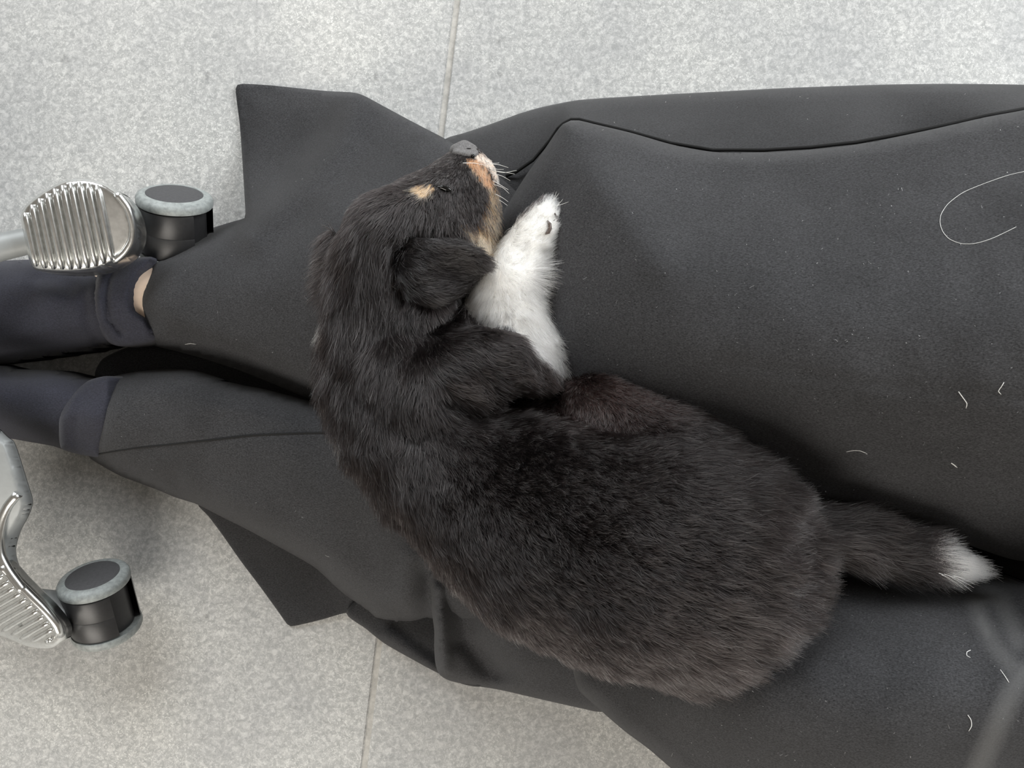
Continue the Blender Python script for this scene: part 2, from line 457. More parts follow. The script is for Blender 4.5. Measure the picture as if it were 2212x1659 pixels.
panelA = piece('back_panel', [
    (940, 330, .3), (962, 300), (1000, 288), (1060, 268), (1120, 246), (1160, 234), (1200, 225), (1250, 216), (1400, 206), (1550, 198), (1700, 190), (1900, 183), (2050, 181), (2212, 183), (2420, 190),
    (2420, 420, 0), (2000, 450, 0), (1500, 470, 0), (1200, 470, 0), (1000, 440, 0)],
    [(962, 305, .050), (1060, 275, .052), (1200, 235, .055), (1500, 205, .065), (1900, 190, .085), (2300, 190, .09), (1090, 380, .095), (1060, 330, .075), (1170, 300, .082), (1230, 262, .098), (1400, 300, .118), (1540, 326, .125), (1850, 310, .14), (2212, 237, .15), (2400, 220, .155),
     (1300, 235, .080), (1700, 250, .112), (2050, 215, .118), (1200, 450, .10), (2000, 440, .14)],
    M['panel'], trousers, edge_r=26, drop=0.020, grid=13, wav=0.001)
tag(panelA, 'black back panel beyond the side seam')
thighA = piece('trouser_leg', [
    (1084, 456), (1112, 416), (1140, 373), (1176, 323), (1203, 283), (1216, 268), (1233, 260), (1251, 260), (1280, 267), (1360, 286), (1450, 311), (1540, 326), (1650, 326), (1750, 320), (1850, 309), (1950, 291), (2050, 270), (2130, 252), (2212, 237), (2420, 190),
    (2420, 1180), (2212, 1212), (2100, 1180), (2000, 1145), (1850, 1110), (1700, 1085), (1500, 1060, .6), (1300, 1020, .3), (1150, 950, .3), (1080, 800, .2), (1060, 600, .2), (1066, 500, .4)],
    [(1090, 470, .150), (1140, 400, .155), (1230, 275, .150), (1280, 400, .180), (1200, 600, .172), (1150, 800, .155), (1400, 300, .150), (1540, 340, .156), (1850, 325, .17), (2212, 260, .185), (2400, 230, .19),
     (1500, 600, .206), (1800, 650, .225), (2212, 650, .245), (2400, 650, .25), (1450, 850, .185), (1800, 900, .212), (2212, 900, .236), (1750, 1060, .155), (2000, 1110, .165), (2212, 1170, .172), (2400, 1160, .18), (1500, 1030, .14), (1250, 950, .14)],
    M['trouser'], trousers, edge_r=34, drop=0.024, grid=14, wav=0.0012,
    folds=[([(1560, 780), (1750, 810), (1950, 840), (2212, 860)], -0.0009, 12), ([(1230, 270), (1330, 420), (1420, 560)], 0.004, 50)])

# --- lower leg in the photo
panelB = piece('back_panel', [
    (427, 1088), (450, 1115), (480, 1155), (520, 1212), (560, 1265), (600, 1320), (620, 1348), (628, 1353), (660, 1347), (700, 1337), (748, 1324), (800, 1325, 0), (790, 1270, 0), (640, 1150, 0), (500, 1080, 0)],
    [(427, 1088, .014), (520, 1212, .006), (628, 1352, .004), (748, 1324, .010), (600, 1220, .010), (640, 1160, .016), (790, 1290, .02), (500, 1085, .02)],
    M['panel'], trousers, edge_r=10, drop=0.002, grid=12, thick=0.0028, wav=0.0006)
tag(panelB, 'flat black hem corner lying on the floor')
panelC = piece('back_panel', [
    (748, 1325), (790, 1358), (829, 1389), (890, 1424), (942, 1452), (1000, 1478), (1040, 1480, 0), (1020, 1330, 0), (900, 1290, 0), (780, 1290, 0)],
    [(748, 1325, .020), (829, 1389, .022), (942, 1452, .026), (900, 1380, .030), (850, 1340, .024), (1000, 1330, .03), (1010, 1470, .03)],
    M['panel'], trousers, edge_r=14, drop=0.008, grid=12, wav=0.001, folds=[([(840, 1370), (880, 1400), (935, 1440)], 0.006, 14)])
panelD = piece('back_panel', [
    (930, 1240, 0), (930, 1290), (934, 1330), (938, 1362), (938, 1400), (941, 1436), (950, 1458), (970, 1470), (1010, 1479), (1078, 1490), (1170, 1511), (1259, 1531), (1297, 1538), (1330, 1530, 0), (1330, 1400, 0), (1150, 1250, 0), (1000, 1180, 0)],
    [(935, 1270, .085), (940, 1360, .072), (945, 1440, .050), (970, 1465, .042), (1078, 1485, .050), (1259, 1525, .062), (1300, 1530, .07), (985, 1330, .080), (1050, 1400, .070), (1150, 1440, .08), (1300, 1420, .09), (1150, 1280, .10), (1000, 1200, .10)],
    M['trouser'], trousers, edge_r=22, drop=0.020, grid=11, wav=0.001,
    folds=[([(950, 1270), (957, 1380), (965, 1445)], 0.010, 13), ([(1000, 1300), (1010, 1380), (1070, 1450)], -0.022, 34)])
gap_shade = piece('back_panel', [(205, 812), (222, 775), (300, 744), (380, 752), (480, 778), (600, 820), (720, 862), (760, 900), (600, 880), (400, 840), (250, 830)],
    [(210, 800, .030), (300, 750, .030), (480, 785, .034), (720, 870, .045), (400, 830, .03), (600, 850, .036), (300, 820, .028)],
    M['panel'], trousers, edge_r=12, drop=0.006, grid=12, wav=0.001)  # added dark sheet, puts the deep shade between the legs into colour
shinB = piece('trouser_leg', [
    (190, 984), (185, 930), (198, 872), (222, 832), (248, 810), (320, 800), (400, 798), (440, 806), (480, 822), (520, 833), (550, 838), (600, 850), (690, 873), (800, 890), (1000, 920, .3), (1150, 1000, 0),
    (1200, 1200, 0), (1050, 1330, 0), (960, 1335, .5), (922, 1341), (890, 1345), (852, 1346), (825, 1343), (806, 1336), (784, 1316), (730, 1272), (680, 1226), (600, 1180), (536, 1145), (480, 1117), (427, 1090), (410, 1084), (375, 1073), (340, 1058), (300, 1043), (260, 1028), (215, 1003)],
    [(240, 900, .080), (220, 960, .070), (260, 830, .074), (400, 900, .092), (350, 1020, .070), (400, 820, .082), (600, 960, .104), (560, 870, .095), (690, 890, .100), (800, 1000, .115), (1000, 1000, .125), (620, 1120, .088), (450, 1050, .078),
     (800, 1200, .092), (700, 1210, .078), (860, 1300, .075), (900, 1320, .070), (800, 1310, .062), (1000, 1200, .105), (1100, 1100, .12)],
    M['trouser'], trousers, edge_r=60, drop=0.048, grid=12, wav=0.0016,
    folds=[([(925, 1240), (925, 1300), (922, 1345)], -0.012, 16), ([(885, 1200), (878, 1270), (885, 1335)], 0.006, 22), ([(780, 1130), (800, 1230), (820, 1310)], -0.003, 40),
           ([(390, 890), (330, 930), (300, 990)], -0.002, 30), ([(550, 870), (420, 880), (330, 920)], 0.0015, 25), ([(375, 1030), (390, 1075)], -0.006, 16)])
thighB = piece('trouser_leg', [
    (1250, 1490), (1272, 1512), (1297, 1534), (1309, 1545), (1350, 1580), (1400, 1617), (1450, 1660), (1520, 1720), (1700, 1810), (2420, 1860),
    (2420, 1270), (2212, 1257), (2160, 1256), (2112, 1262), (2040, 1264), (1969, 1258), (1900, 1245), (1830, 1236), (1760, 1235), (1600, 1240, .5), (1400, 1290, .3), (1260, 1390, .3), (1240, 1450)],
    [(1270, 1480, .120), (1310, 1540, .118), (1400, 1600, .130), (1480, 1680, .135), (1700, 1780, .14), (2400, 1830, .15), (1500, 1500, .178), (1800, 1500, .208), (2212, 1500, .225), (2400, 1500, .23),
     (1830, 1250, .145), (1969, 1270, .150), (2212, 1275, .155), (2400, 1290, .16), (1500, 1320, .14), (1350, 1400, .13), (1700, 1320, .165), (2000, 1350, .188), (2212, 1370, .195), (1800, 1700, .185), (2212, 1700, .2)],
    M['trouser'], trousers, edge_r=34, drop=0.026, grid=9, wav=0.0012,
    grey_streak=[([(2190, 1445), (2150, 1395), (2118, 1335), (2108, 1300), (2135, 1282), (2165, 1300), (2185, 1345), (2198, 1385)], 22, 0.30),
          ([(2212, 1455), (2195, 1480), (2165, 1545), (2140, 1600), (2110, 1670)], 27, 0.42), ([(2118, 1335), (2135, 1370)], 14, 0.45)])  # soft grey streak mixed into the cloth colour

# seams
bv = make_bvh(SURF)
def on_surface(line, lift):
    out = []
    for x, y in smooth_line(line, 7):
        h = hit(bv, x, y)
        if h[0] is not None: out.append(h[0] + h[1] * lift)
    return out
tag(tube('side_seam', on_surface([(196, 984), (240, 976), (300, 967), (360, 961), (450, 951), (540, 941), (620, 937), (720, 935), (790, 938)], -0.0001), 0.00075, M['seam'], trousers, 6), 'dark side seam')
tag(tube('side_seam', [P(x, y, z) for (x, y), z in zip([(1093, 380), (1115, 371), (1151, 346), (1187, 304), (1205, 278), (1217, 267), (1234, 258), (1251, 258), (1280, 265), (1360, 284), (1450, 309), (1540, 324), (1650, 324), (1750, 318), (1850, 307), (1950, 289), (2050, 268), (2130, 250), (2212, 235)],
                                               [.097, .10, .10, .10, .108, .11, .112, .115, .116, .12, .127, .134, .141, .147, .151, .153, .154, .156, .158])], 0.0012, M['seam'], trousers, 6), 'dark side seam')  # dark tube also paints the groove's shade where panel meets thigh

# socks
sockA = piece('sock', [(-330, 600), (-300, 560), (0, 563), (60, 561), (130, 566), (215, 575), (270, 566), (300, 590), (292, 640), (300, 690), (320, 738), (250, 746), (200, 756), (120, 769), (60, 778), (0, 786), (-200, 800), (-310, 760), (-345, 680)],
              [(-250, 680, .075), (0, 670, .078), (100, 675, .079), (200, 660, .079), (290, 650, .078), (0, 580, .066), (0, 770, .062), (200, 590, .07), (200, 740, .064), (290, 600, .07), (300, 720, .066)],
              M['sock'], person, edge_r=62, drop=0.045, grid=10, wav=0.001,
              folds=[([(85, 600), (125, 606), (150, 620)], -0.008, 22), ([(100, 650), (190, 625)], 0.002, 25), ([(190, 600), (180, 650), (190, 710), (210, 740)], -0.003, 10)])
tag(sockA, 'dark navy knitted sock')
cuffA = piece('sock_cuff', [(330, 556, .6), (314, 574, .3), (293, 593, .25), (280, 618, .2), (277, 644, .2), (283, 669, .25), (316, 692, .5), (334, 732), (262, 748), (236, 740), (213, 710), (201, 670), (202, 625), (216, 585), (262, 563), (300, 556)],
              [(215, 650, .083), (250, 650, .082), (285, 640, .082), (250, 585, .074), (310, 575, .076), (250, 735, .066), (300, 720, .070), (300, 600, .08)],
              M['sock'], sockA, edge_r=18, drop=0.010, grid=6, bottom=0.02,
              folds=[([(252, 572), (233, 605), (228, 640), (236, 690), (262, 722)], -0.0035, 6), ([(222, 590), (212, 640), (218, 700)], 0.0015, 8)] +
                    [([(242 - abs(y - 645) * 0.05, y), (284 + max(0, abs(y - 645) - 20) * 0.12, y + 2)], 0.0007, 1.8) for y in range(600, 724, 8)])
sockB = piece('sock', [(-330, 830), (-290, 775), (-100, 776), (0, 788), (22, 796), (60, 798), (120, 801), (194, 817), (250, 820), (240, 900), (215, 990), (190, 984), (155, 978), (136, 971), (116, 964), (60, 954), (0, 944), (-200, 925), (-310, 900)],
              [(-250, 850, .066), (0, 860, .070), (100, 875, .072), (200, 890, .074), (0, 800, .058), (0, 930, .052), (190, 830, .064), (190, 970, .056)],
              M['sock'], person, edge_r=55, drop=0.040, grid=10, wav=0.001)
tag(sockB, 'dark navy knitted sock')
cuffB = piece('sock_cuff', [(240, 815), (240, 890), (215, 985), (190, 985), (150, 976), (132, 968), (127, 940), (126, 905), (140, 870), (165, 842), (196, 820)],
              [(140, 900, .0765), (200, 900, .078), (180, 840, .070), (160, 970, .058), (220, 970, .06), (230, 840, .072)],
              M['sock'], sockB, edge_r=16, drop=0.010, grid=7, bottom=0.02, folds=[([(165, 905), (160, 960), (175, 980)], -0.001, 6), ([(160, 860), (150, 900)], 0.001, 8)])

# ------------------------------------------------------------------ office chair base
chair = empty('office_chair', P(-480, 760, 0.0), 'grey metal office chair base with ribbed foot pads and black casters around the feet', 'chair')
CH = P(-480, 760, 0.0)
hubp = P(-480, 760, 0.125)
lathe('hub', hubp - Vector((0, 0, 0.03)), (0, 0, 1), [(-0.002, 0.0), (-0.002, 0.030), (0.0, 0.036), (0.035, 0.040), (0.055, 0.036), (0.058, 0.026), (0.14, 0.026), (0.142, 0.0)], M['grey_metal'], chair, 32)
def ribs(line_dir, offsets, outline, zf, pad, r, lift):
    """One half-round ridge per offset, clipped to the pad's outline."""
    ol = cr_resample(outline, 5); d = np.array(line_dir, float); d /= np.linalg.norm(d); nn = np.array([d[1], -d[0]])
    c = np.array([np.mean([p[0] for p in outline]), np.mean([p[1] for p in outline])])
    for off in offsets:
        t = np.arange(-260, 260, 2.0); q = c + nn * off + t[:, None] * d
        k = inside(ol, q); q = q[k]
        if len(q) < 8: continue
        q = q[1:-1]
        idx = np.linspace(0, len(q) - 1, 9).astype(int); q = q[idx]; z = zf(q)
        tube('rib', [P(x, y, zz + lift) for (x, y), zz in zip(q, z)], [r * 0.55] + [r] * (len(q) - 2) + [r * 0.55], M['alu'], pad, 8)
# arms
def arm_mesh(line, radii, name='base_arm'):
    pts = [P(x, y, z) for x, y, z in line]; out, rad = [], []
    for i in range(len(pts) - 1):
        for t in np.linspace(0, 1, 6, endpoint=False):
            out.append(pts[i].lerp(pts[i + 1], t)); rad.append(radii[i] * (1 - t) + radii[i + 1] * t)
    out.append(pts[-1]); rad.append(radii[-1])
    for _ in range(3): out = [out[0]] + [(out[k - 1] + out[k] * 2 + out[k + 1]) / 4 for k in range(1, len(out) - 1)] + [out[-1]]
    return tube(name, out, rad, M['grey_metal'], chair, 16, squash=0.9)
arm_mesh([(-480, 745, .125), (-220, 590, .118), (0, 534, .102), (130, 505, .092)], [0.026, 0.016, 0.0092, 0.0085])
arm2 = piece('base_arm', [(-500, 730), (-440, 700), (-300, 760), (-120, 850), (-40, 905), (2, 945), (15, 955), (30, 995), (44, 1040), (56, 1078), (57, 1092), (48, 1118), (32, 1148), (24, 1172), (20, 1195), (26, 1222), (45, 1256), (80, 1295), (118, 1338), (135, 1372), (120, 1385), (60, 1350), (0, 1290), (-60, 1200), (-150, 1050), (-350, 880), (-500, 800)],
             [(-480, 760, .128), (-200, 880, .120), (0, 990, .112), (-100, 1080, .112), (40, 1080, .104), (20, 1190, .092), (-60, 1200, .096), (60, 1290, .080), (120, 1365, .074)],
             M['grey_metal'], chair, edge_r=15, drop=0.006, grid=7, thick=0.007, surf=False)
tag(tube('arm_ridge', [P(x, y, z) for (x, y), z in zip(smooth_line([(40, 1066), (20, 1090), (6, 1120), (-2, 1160), (2, 1200), (20, 1235), (50, 1275)], 9), np.linspace(.104, .088, 60))], 0.0032, M['alu'], arm2, 10), 'bright raised ridge')
# three further arms out of the frame
for ax_, ay_ in ((-950, 1350), (-1250, 560), (-700, 60)):
    arm_mesh([(-480, 760, .125), (-480 + (ax_ + 480) * .5, 760 + (ay_ - 760) * .5, .115), (ax_, ay_, .078)], [0.026, 0.018, 0.010])

pad1_out = [(45, 462), (58, 441), (95, 413), (140, 390), (185, 386), (225, 396), (256, 417), (280, 450), (291, 490), (288, 522), (271, 550), (243, 569), (210, 583), (160, 589), (110, 588), (72, 581), (62, 560), (54, 520), (47, 488)]
pad1_c = [(50, 470, .118), (290, 490, .112), (170, 390, .126), (170, 585, .106), (170, 490, .117)]
pad1 = piece('foot_pad', pad1_out, pad1_c, M['alu'], chair, edge_r=13, drop=0.006, grid=8, thick=0.016, surf=False)
tag(pad1, 'round ribbed aluminium foot pad')
o_ = [(p[0] + (170 - p[0]) * 0.045, p[1] + (490 - p[1]) * 0.045) for p in pad1_out]
ribs((0.205, 1.0), [-118 + 18.2 * i for i in range(11)], o_, TPS(pad1_c), pad1, 0.0021, 0.0009)
# rim of the smooth end
rim = [(252, 418), (276, 450), (287, 490), (284, 521), (268, 546), (246, 564)]
tag(tube('rim', [P(x, y, z) for (x, y), z in zip(smooth_line(rim, 10), TPS(pad1_c)(np.array(smooth_line(rim, 10))) - 0.0012)], 0.0026, M['alu'], pad1, 8), 'smooth rounded rim')

pad2_out = [(-130, 1250), (-95, 1212), (-40, 1205), (2, 1222), (20, 1240), (34, 1256), (66, 1288), (98, 1320), (122, 1350), (131, 1370), (129, 1388), (114, 1399), (88, 1401), (58, 1396), (16, 1379), (-40, 1355), (-100, 1310), (-128, 1280)]
pad2_c = [(-120, 1260, .078), (0, 1225, .100), (66, 1290, .095), (128, 1375, .082), (0, 1360, .062), (60, 1392, .066), (-60, 1330, .062)]
pad2 = piece('foot_pad', pad2_out, pad2_c, M['alu'], chair, edge_r=10, drop=0.004, grid=7, thick=0.014, surf=False)
tag(pad2, 'ribbed aluminium foot pad in shade')
o_ = [(p[0] * 0.9 + 0, p[1] + (1302 - p[1]) * 0.13) for p in pad2_out]
ribs((0.87, -0.50), [-124 + 17.0 * i for i in range(16)], o_, TPS(pad2_c), pad2, 0.0019, 0.0008)
tag(tube('rim', [P(x, y, z) for (x, y), z in zip(smooth_line([(4, 1222), (34, 1254), (66, 1286), (98, 1318), (123, 1350), (131, 1372)], 10),
                                               TPS(pad2_c)(np.array(smooth_line([(4, 1222), (34, 1254), (66, 1286), (98, 1318), (123, 1350), (131, 1372)], 10))) - 0.001)], 0.003, M['alu'], pad2, 8), 'smooth rounded rim')

def caster(cpx, cpy, z, axis, R, width, neck_to):
    """Twin-wheel caster: wheels at both ends of the axle, black hood between them."""
    a = Vector(axis).normalized(); c = P(cpx, cpy, z)
    root = tag(bm_obj('caster', bmesh.new(), None, chair), 'black twin-wheel caster with grey treads')
    # hood body is the caster's own mesh
    bmh = bmesh.new(); bmh.free()
    hood = lathe('caster_hood', c, -a, [(0.0084, R * 0.5), (0.0084, R * 0.92), (0.0090, R * 0.965), (0.0102, R * 0.975), (0.0255, R * 0.975), (0.0260, R * 0.967), (0.0265, R * 0.975), (width - 0.0102, R * 0.975), (width - 0.009, R * 0.96), (width - 0.0084, R * 0.5)], M['blk_plastic'], None, 48, math.radians(38), math.radians(338), (1, -0.1, 0))
    lathe('axle_core', c, -a, [(0.0084, 0.0), (0.0084, R * 0.80), (width - 0.0084, R * 0.80), (width - 0.0084, 0.0)], M['blk_plastic'], hood, 32)
    bpy.data.objects.remove(root)
    attach(hood, chair); tag(hood, 'black twin-wheel caster hood')
    for s, t0, d in ((1, 0.0, -a), (2, width, a)):
        base = c - a * t0
        wh = lathe('wheel', base, d, [(0.0016, R * 0.70), (0.0, R * 0.75), (0.0004, R * 0.86), (0.0016, R * 0.955), (0.0036, R * 1.0), (0.0066, R * 1.0), (0.0078, R * 0.98), (0.0080, 0.0)], M['tread'], hood, 48)
        lathe('hub_cap', base, d, [(-0.0004, 0.0), (-0.0004, R * 0.68), (0.0002, R * 0.735), (0.003, R * 0.745)], M['hub'], hood, 48)
    # neck that swings to the stem under the arm
    q = Vector(neck_to); mid = c - a * (width * 0.5)
    tube('caster_neck', [mid, mid.lerp(q, 0.6), q], [0.0165, 0.0150, 0.0135], M['blk_plastic'], hood, 20)
    return hood
cA = caster(377, 418, 0.062, (0.17, 0.84, 0.50), 0.0262, 0.052, P(262, 480, 0.058))
cB = caster(200, 1242, 0.055, (-0.03, 0.92, 0.36), 0.0245, 0.052, P(156, 1328, 0.048))
tube('stem_collar', [P(60, 1312, .064), P(104, 1322, .060), P(136, 1327, .056), P(143, 1328, .055)], [0.014, 0.0158, 0.0156, 0.014], M['grey_metal'], chair, 24)
tube('stem_collar', [P(170, 500, .085), P(240, 492, .075), P(282, 488, .066)], [0.015, 0.0165, 0.0155], M['grey_metal'], chair, 24)

# ------------------------------------------------------------------ puppy
puppy = empty('puppy', P(1150, 950, 0.10), 'sleeping black puppy with tan brows and white forelegs, curled up across the black trousers', 'dog')
B = []
# neck, trunk, rump along the spine
B += chain([(815, 640, .168, 100), (795, 720, .168, 92), (795, 820, .165, 96), (848, 910, .168, 112), (958, 998, .172, 148, .88), (1068, 1075, .175, 184, .82), (1200, 1140, .178, 236, .76), (1370, 1185, .180, 262, .72), (1490, 1205, .182, 250, .72), (1570, 1200, .180, 155, .85)], step=0.2)
B += chain([(1300, 925, .165, 122, .8), (1440, 985, .172, 120, .85), (1548, 1066, .175, 112, .85), (1596, 1122, .175, 104, .9)])   # flank and folded hind leg
B += chain([(1480, 1330, .172, 150, .85), (1570, 1310, .172, 118, .9), (1605, 1220, .175, 104, .9)])
B += chain([(1060, 960, .155, 90), (1230, 915, .158, 90)])
# shoulder and upper arm
B += chain([(925, 850, .177, 128, .9), (1010, 788, .180, 80, 1.0), (1085, 782, .178, 66), (1150, 808, .172, 40)])
B += chain([(860, 800, .17, 110), (940, 770, .17, 90)])
B += chain([(900, 680, .168, 90), (985, 690, .160, 66), (1030, 720, .160, 60), (1080, 750, .162, 60)])
# white foreleg: elbow, forearm, wrist, paw
B += chain([(1190, 792, .160, 24), (1155, 745, .162, 50), (1095, 672, .166, 76, .75), (1085, 640, .166, 72, .8), (1105, 590, .167, 60), (1128, 550, .168, 51), (1152, 508, .170, 47), (1170, 480, .170, 41), (1182, 456, .168, 26)])
B += chain([(1160, 480, .168, 30), (1182, 452, .168, 17), (1193, 440, .166, 10)])
B += chain([(1165, 495, .170, 30), (1190, 480, .169, 19), (1200, 470, .167, 12)])
B += chain([(1155, 520, .166, 30), (1184, 515, .165, 18)])
# skull, cheek, muzzle
B += chain([(846, 510, .176, 99, 1.0), (825, 560, .174, 98), (815, 640, .168, 98)])
B += chain([(848, 506, .176, 98, 1.0), (900, 480, .177, 93, 1.0), (955, 480, .172, 96, .95), (990, 470, .168, 86)])
B += chain([(915, 470, .176, 93, .95), (960, 428, .176, 74, 1.0), (992, 390, .175, 61), (1008, 360, .174, 46), (1010, 343, .173, 33)])
B += chain([(1000, 490, .166, 72), (1025, 440, .166, 52), (1040, 390, .168, 36), (1046, 362, .169, 22)])
B += chain([(975, 520, .168, 90), (1000, 540, .164, 68)])
# tail
B += chain([(1660, 1170, .170, 70), (1740, 1150, .166, 52), (1830, 1160, .166, 46), (1920, 1184, .168, 42), (2010, 1207, .172, 34), (2065, 1222, .175, 25), (2112, 1236, .176, 9)])
pme = blobs_to_mesh(B, 0.0022, 9)
def dent(me, line, depth, width):
    """Press a crease into the skin along a line."""
    V = np.empty(len(me.vertices) * 3); me.vertices.foreach_get('co', V); V = V.reshape(-1, 3)
    N = np.empty(len(me.vertices) * 3); me.vertices.foreach_get('normal', N); N = N.reshape(-1, 3)
    L = smooth_line(line, 6); d = seg_dist(to_px(V), L)
    w = depth * np.exp(-(d / width) ** 2) * (N[:, 2] > -0.1)
    V[:, 2] -= w; me.vertices.foreach_set('co', V.ravel()); me.update()
dent(pme, [(856, 545), (862, 518), (885, 509), (915, 509), (945, 516)], 0.010, 11)
dent(pme, [(850, 560), (853, 600), (868, 636)], 0.004, 12)
dent(pme, [(955, 862), (1010, 892), (1070, 893), (1130, 872), (1190, 842)], 0.011, 22)
dent(pme, [(930, 700), (970, 670), (1000, 640)], 0.008, 18)
dent(pme, [(1060, 706), (1040, 692), (1015, 672)], 0.004, 8)
dent(pme, [(940, 404), (960, 407), (978, 414)], 0.0012, 5)
dent(pme, [(1166, 472), (1186, 477), (1206, 470)], 0.0025, 4)
dent(pme, [(1160, 512), (1178, 517), (1200, 512)], 0.0025, 5)
dent(pme, [(1168, 542), (1184, 546), (1200, 548)], 0.006, 8)
body = bpy.data.objects.new('body', pme); COL.objects.link(body); attach(body, puppy)
pme.polygons.foreach_set('use_smooth', [True] * len(pme.polygons)); pme.materials.append(M['coat'])

def mesh_arrays(me, off=Vector((0, 0, 0))):
    me.calc_loop_triangles()
    V = np.empty(len(me.vertices) * 3); me.vertices.foreach_get('co', V); V = V.reshape(-1, 3) + np.array(off)
    N = np.empty(len(me.vertices) * 3); me.vertices.foreach_get('normal', N); N = N.reshape(-1, 3)
    T = np.empty(len(me.loop_triangles) * 3, np.int32); me.loop_triangles.foreach_get('vertices', T); T = T.reshape(-1, 3)
    return V, N, T
pV, pN, pT = mesh_arrays(pme)
pbvh = BVHTree.FromPolygons(pV.tolist(), pT.tolist())
def pz(x, y, dflt=0.19):
    h = hit(pbvh, x, y); return h[0].z if h[0] is not None else dflt

# ears
ear_out = [(852, 524, .1), (868, 513, .1), (904, 514, .2), (947, 515), (988, 522), (1026, 537), (1049, 556), (1046, 573), (1016, 606), (990, 638), (962, 654), (918, 655), (874, 640), (854, 606), (847, 556, .3)]
def ear_z(x, y, lift): return pz(x, y) + lift
ectrl = [(860, 530, ear_z(860, 560, .004)), (905, 517, ear_z(905, 545, .009)), (960, 525, ear_z(960, 550, .010)), (1035, 560, ear_z(1000, 560, .006)), (940, 580, ear_z(940, 580, .013)), (880, 590, ear_z(880, 590, .010)),
         (930, 640, ear_z(905, 635, .009)), (995, 615, ear_z(960, 600, .006)), (865, 620, ear_z(868, 620, .006))]
ear = piece('ear', ear_out, ectrl, M['coat'], puppy, edge_r=26, drop=0.005, grid=8, thick=0.003, surf=False)
far_out = [(728, 520), (722, 500), (712, 498), (700, 520), (692, 560), (690, 600), (696, 625), (710, 640), (730, 640), (735, 580)]
ear2 = piece('ear', far_out, [(730, 520, .168), (695, 560, .150), (730, 630, .165), (700, 620, .150), (715, 560, .16)], M['coat'], puppy, edge_r=12, drop=0.003, grid=7, thick=0.003, surf=False)

# coat colour of a point, in the animal's own markings
WHITE, TAN, BLACK = np.array((0.85, 0.83, 0.79)), np.array((0.42, 0.25, 0.125)), np.array((0.0088, 0.0066, 0.0065))
PALE_TAN = np.array((0.60, 0.42, 0.25)); LIP = np.array((0.80, 0.66, 0.55))
white_leg = [(1005, 640), (1030, 600), (1066, 548), (1090, 510), (1120, 475), (1150, 450), (1185, 428), (1205, 420), (1225, 440), (1225, 520), (1215, 570), (1190, 600), (1190, 660), (1210, 720), (1222, 790), (1222, 815), (1200, 800), (1165, 775), (1140, 755), (1122, 728), (1098, 702), (1078, 702), (1062, 708), (1045, 694), (1020, 676), (1006, 660)]
brow = [(888, 407), (902, 402), (918, 402), (928, 397), (937, 402), (935, 412), (928, 420), (920, 428), (910, 428), (900, 420), (890, 414)]
lip = [(1022, 333), (1040, 330), (1058, 340), (1082, 372), (1090, 400), (1072, 394), (1056, 364), (1040, 350), (1026, 343)]
muz = [(1010, 342), (1032, 345), (1048, 358), (1060, 380), (1068, 398), (1060, 410), (1042, 396), (1022, 372), (1010, 356)]
jaw = [(1052, 400), (1075, 402), (1092, 440), (1096, 490), (1090, 540), (1070, 572), (1040, 575), (1052, 540), (1040, 515), (1030, 490), (1046, 450), (1052, 425)]
cheek = [(992, 488), (1004, 484), (1040, 500), (1060, 515), (1060, 560), (1040, 560), (1032, 530), (1010, 506)]
tuft1 = [(685, 668), (702, 664), (710, 690), (710, 708), (698, 712)]
tuft2 = [(700, 890), (722, 895), (738, 930), (748, 985), (730, 975), (708, 930)]
def coat_color(px, jit=0.0):
    n = len(px); q = px + rng.normal(0, 1, px.shape) * jit
    c = np.tile(BLACK, (n, 1)); v = rng.uniform(0, 1, n)
    c = c * (0.55 + 1.5 * v[:, None] ** 3)
    rb = np.clip(1 - np.hypot((q[:, 0] - 1330) / 240, (q[:, 1] - 850) / 110), 0, 1)[:, None]     # rusty flank
    c = c * (1 - rb * 0.5) + np.array((0.028, 0.0125, 0.010)) * rb * 0.5
    sheen_hair = (rng.uniform(0, 1, n) < 0.08)[:, None]; c = np.where(sheen_hair, np.array((0.105, 0.097, 0.092)), c)          # scattered paler hairs, sheen strands put into the colour
    def put(poly, col, prob=1.0):
        k = inside(np.array(poly, float), q) & (rng.uniform(0, 1, n) < prob)
        c[k] = col * (0.75 + 0.4 * v[k, None])
    put(jaw, TAN, 0.62); put(cheek, PALE_TAN, 0.8); put(muz, np.array((0.48, 0.26, 0.14)), 0.9); put(lip, LIP, .95); put(brow, PALE_TAN, .97)
    put(white_leg, WHITE); put(tuft1, WHITE, .8); put(tuft2, WHITE, .4)
    k = q[:, 0] > 1996 + (q[:, 1] - 1200) * 0.2
    c[k] = WHITE * (0.7 + 0.3 * v[k, None])
    return c
def paint(me, off=Vector((0, 0, 0))):
    V, N, T = mesh_arrays(me, off)
    c = coat_color(to_px(V), 1.0)
    a = me.attributes.new('coat', 'FLOAT_COLOR', 'POINT')
    a.data.foreach_set('color', np.hstack([c, np.ones((len(c), 1))]).astype(np.float32).ravel())
paint(pme)
for e in (ear, ear2):
    a = e.data.attributes.new('coat', 'FLOAT_COLOR', 'POINT')
    a.data.foreach_set('color', np.tile(np.append(BLACK, 1), (len(e.data.vertices), 1)).astype(np.float32).ravel())

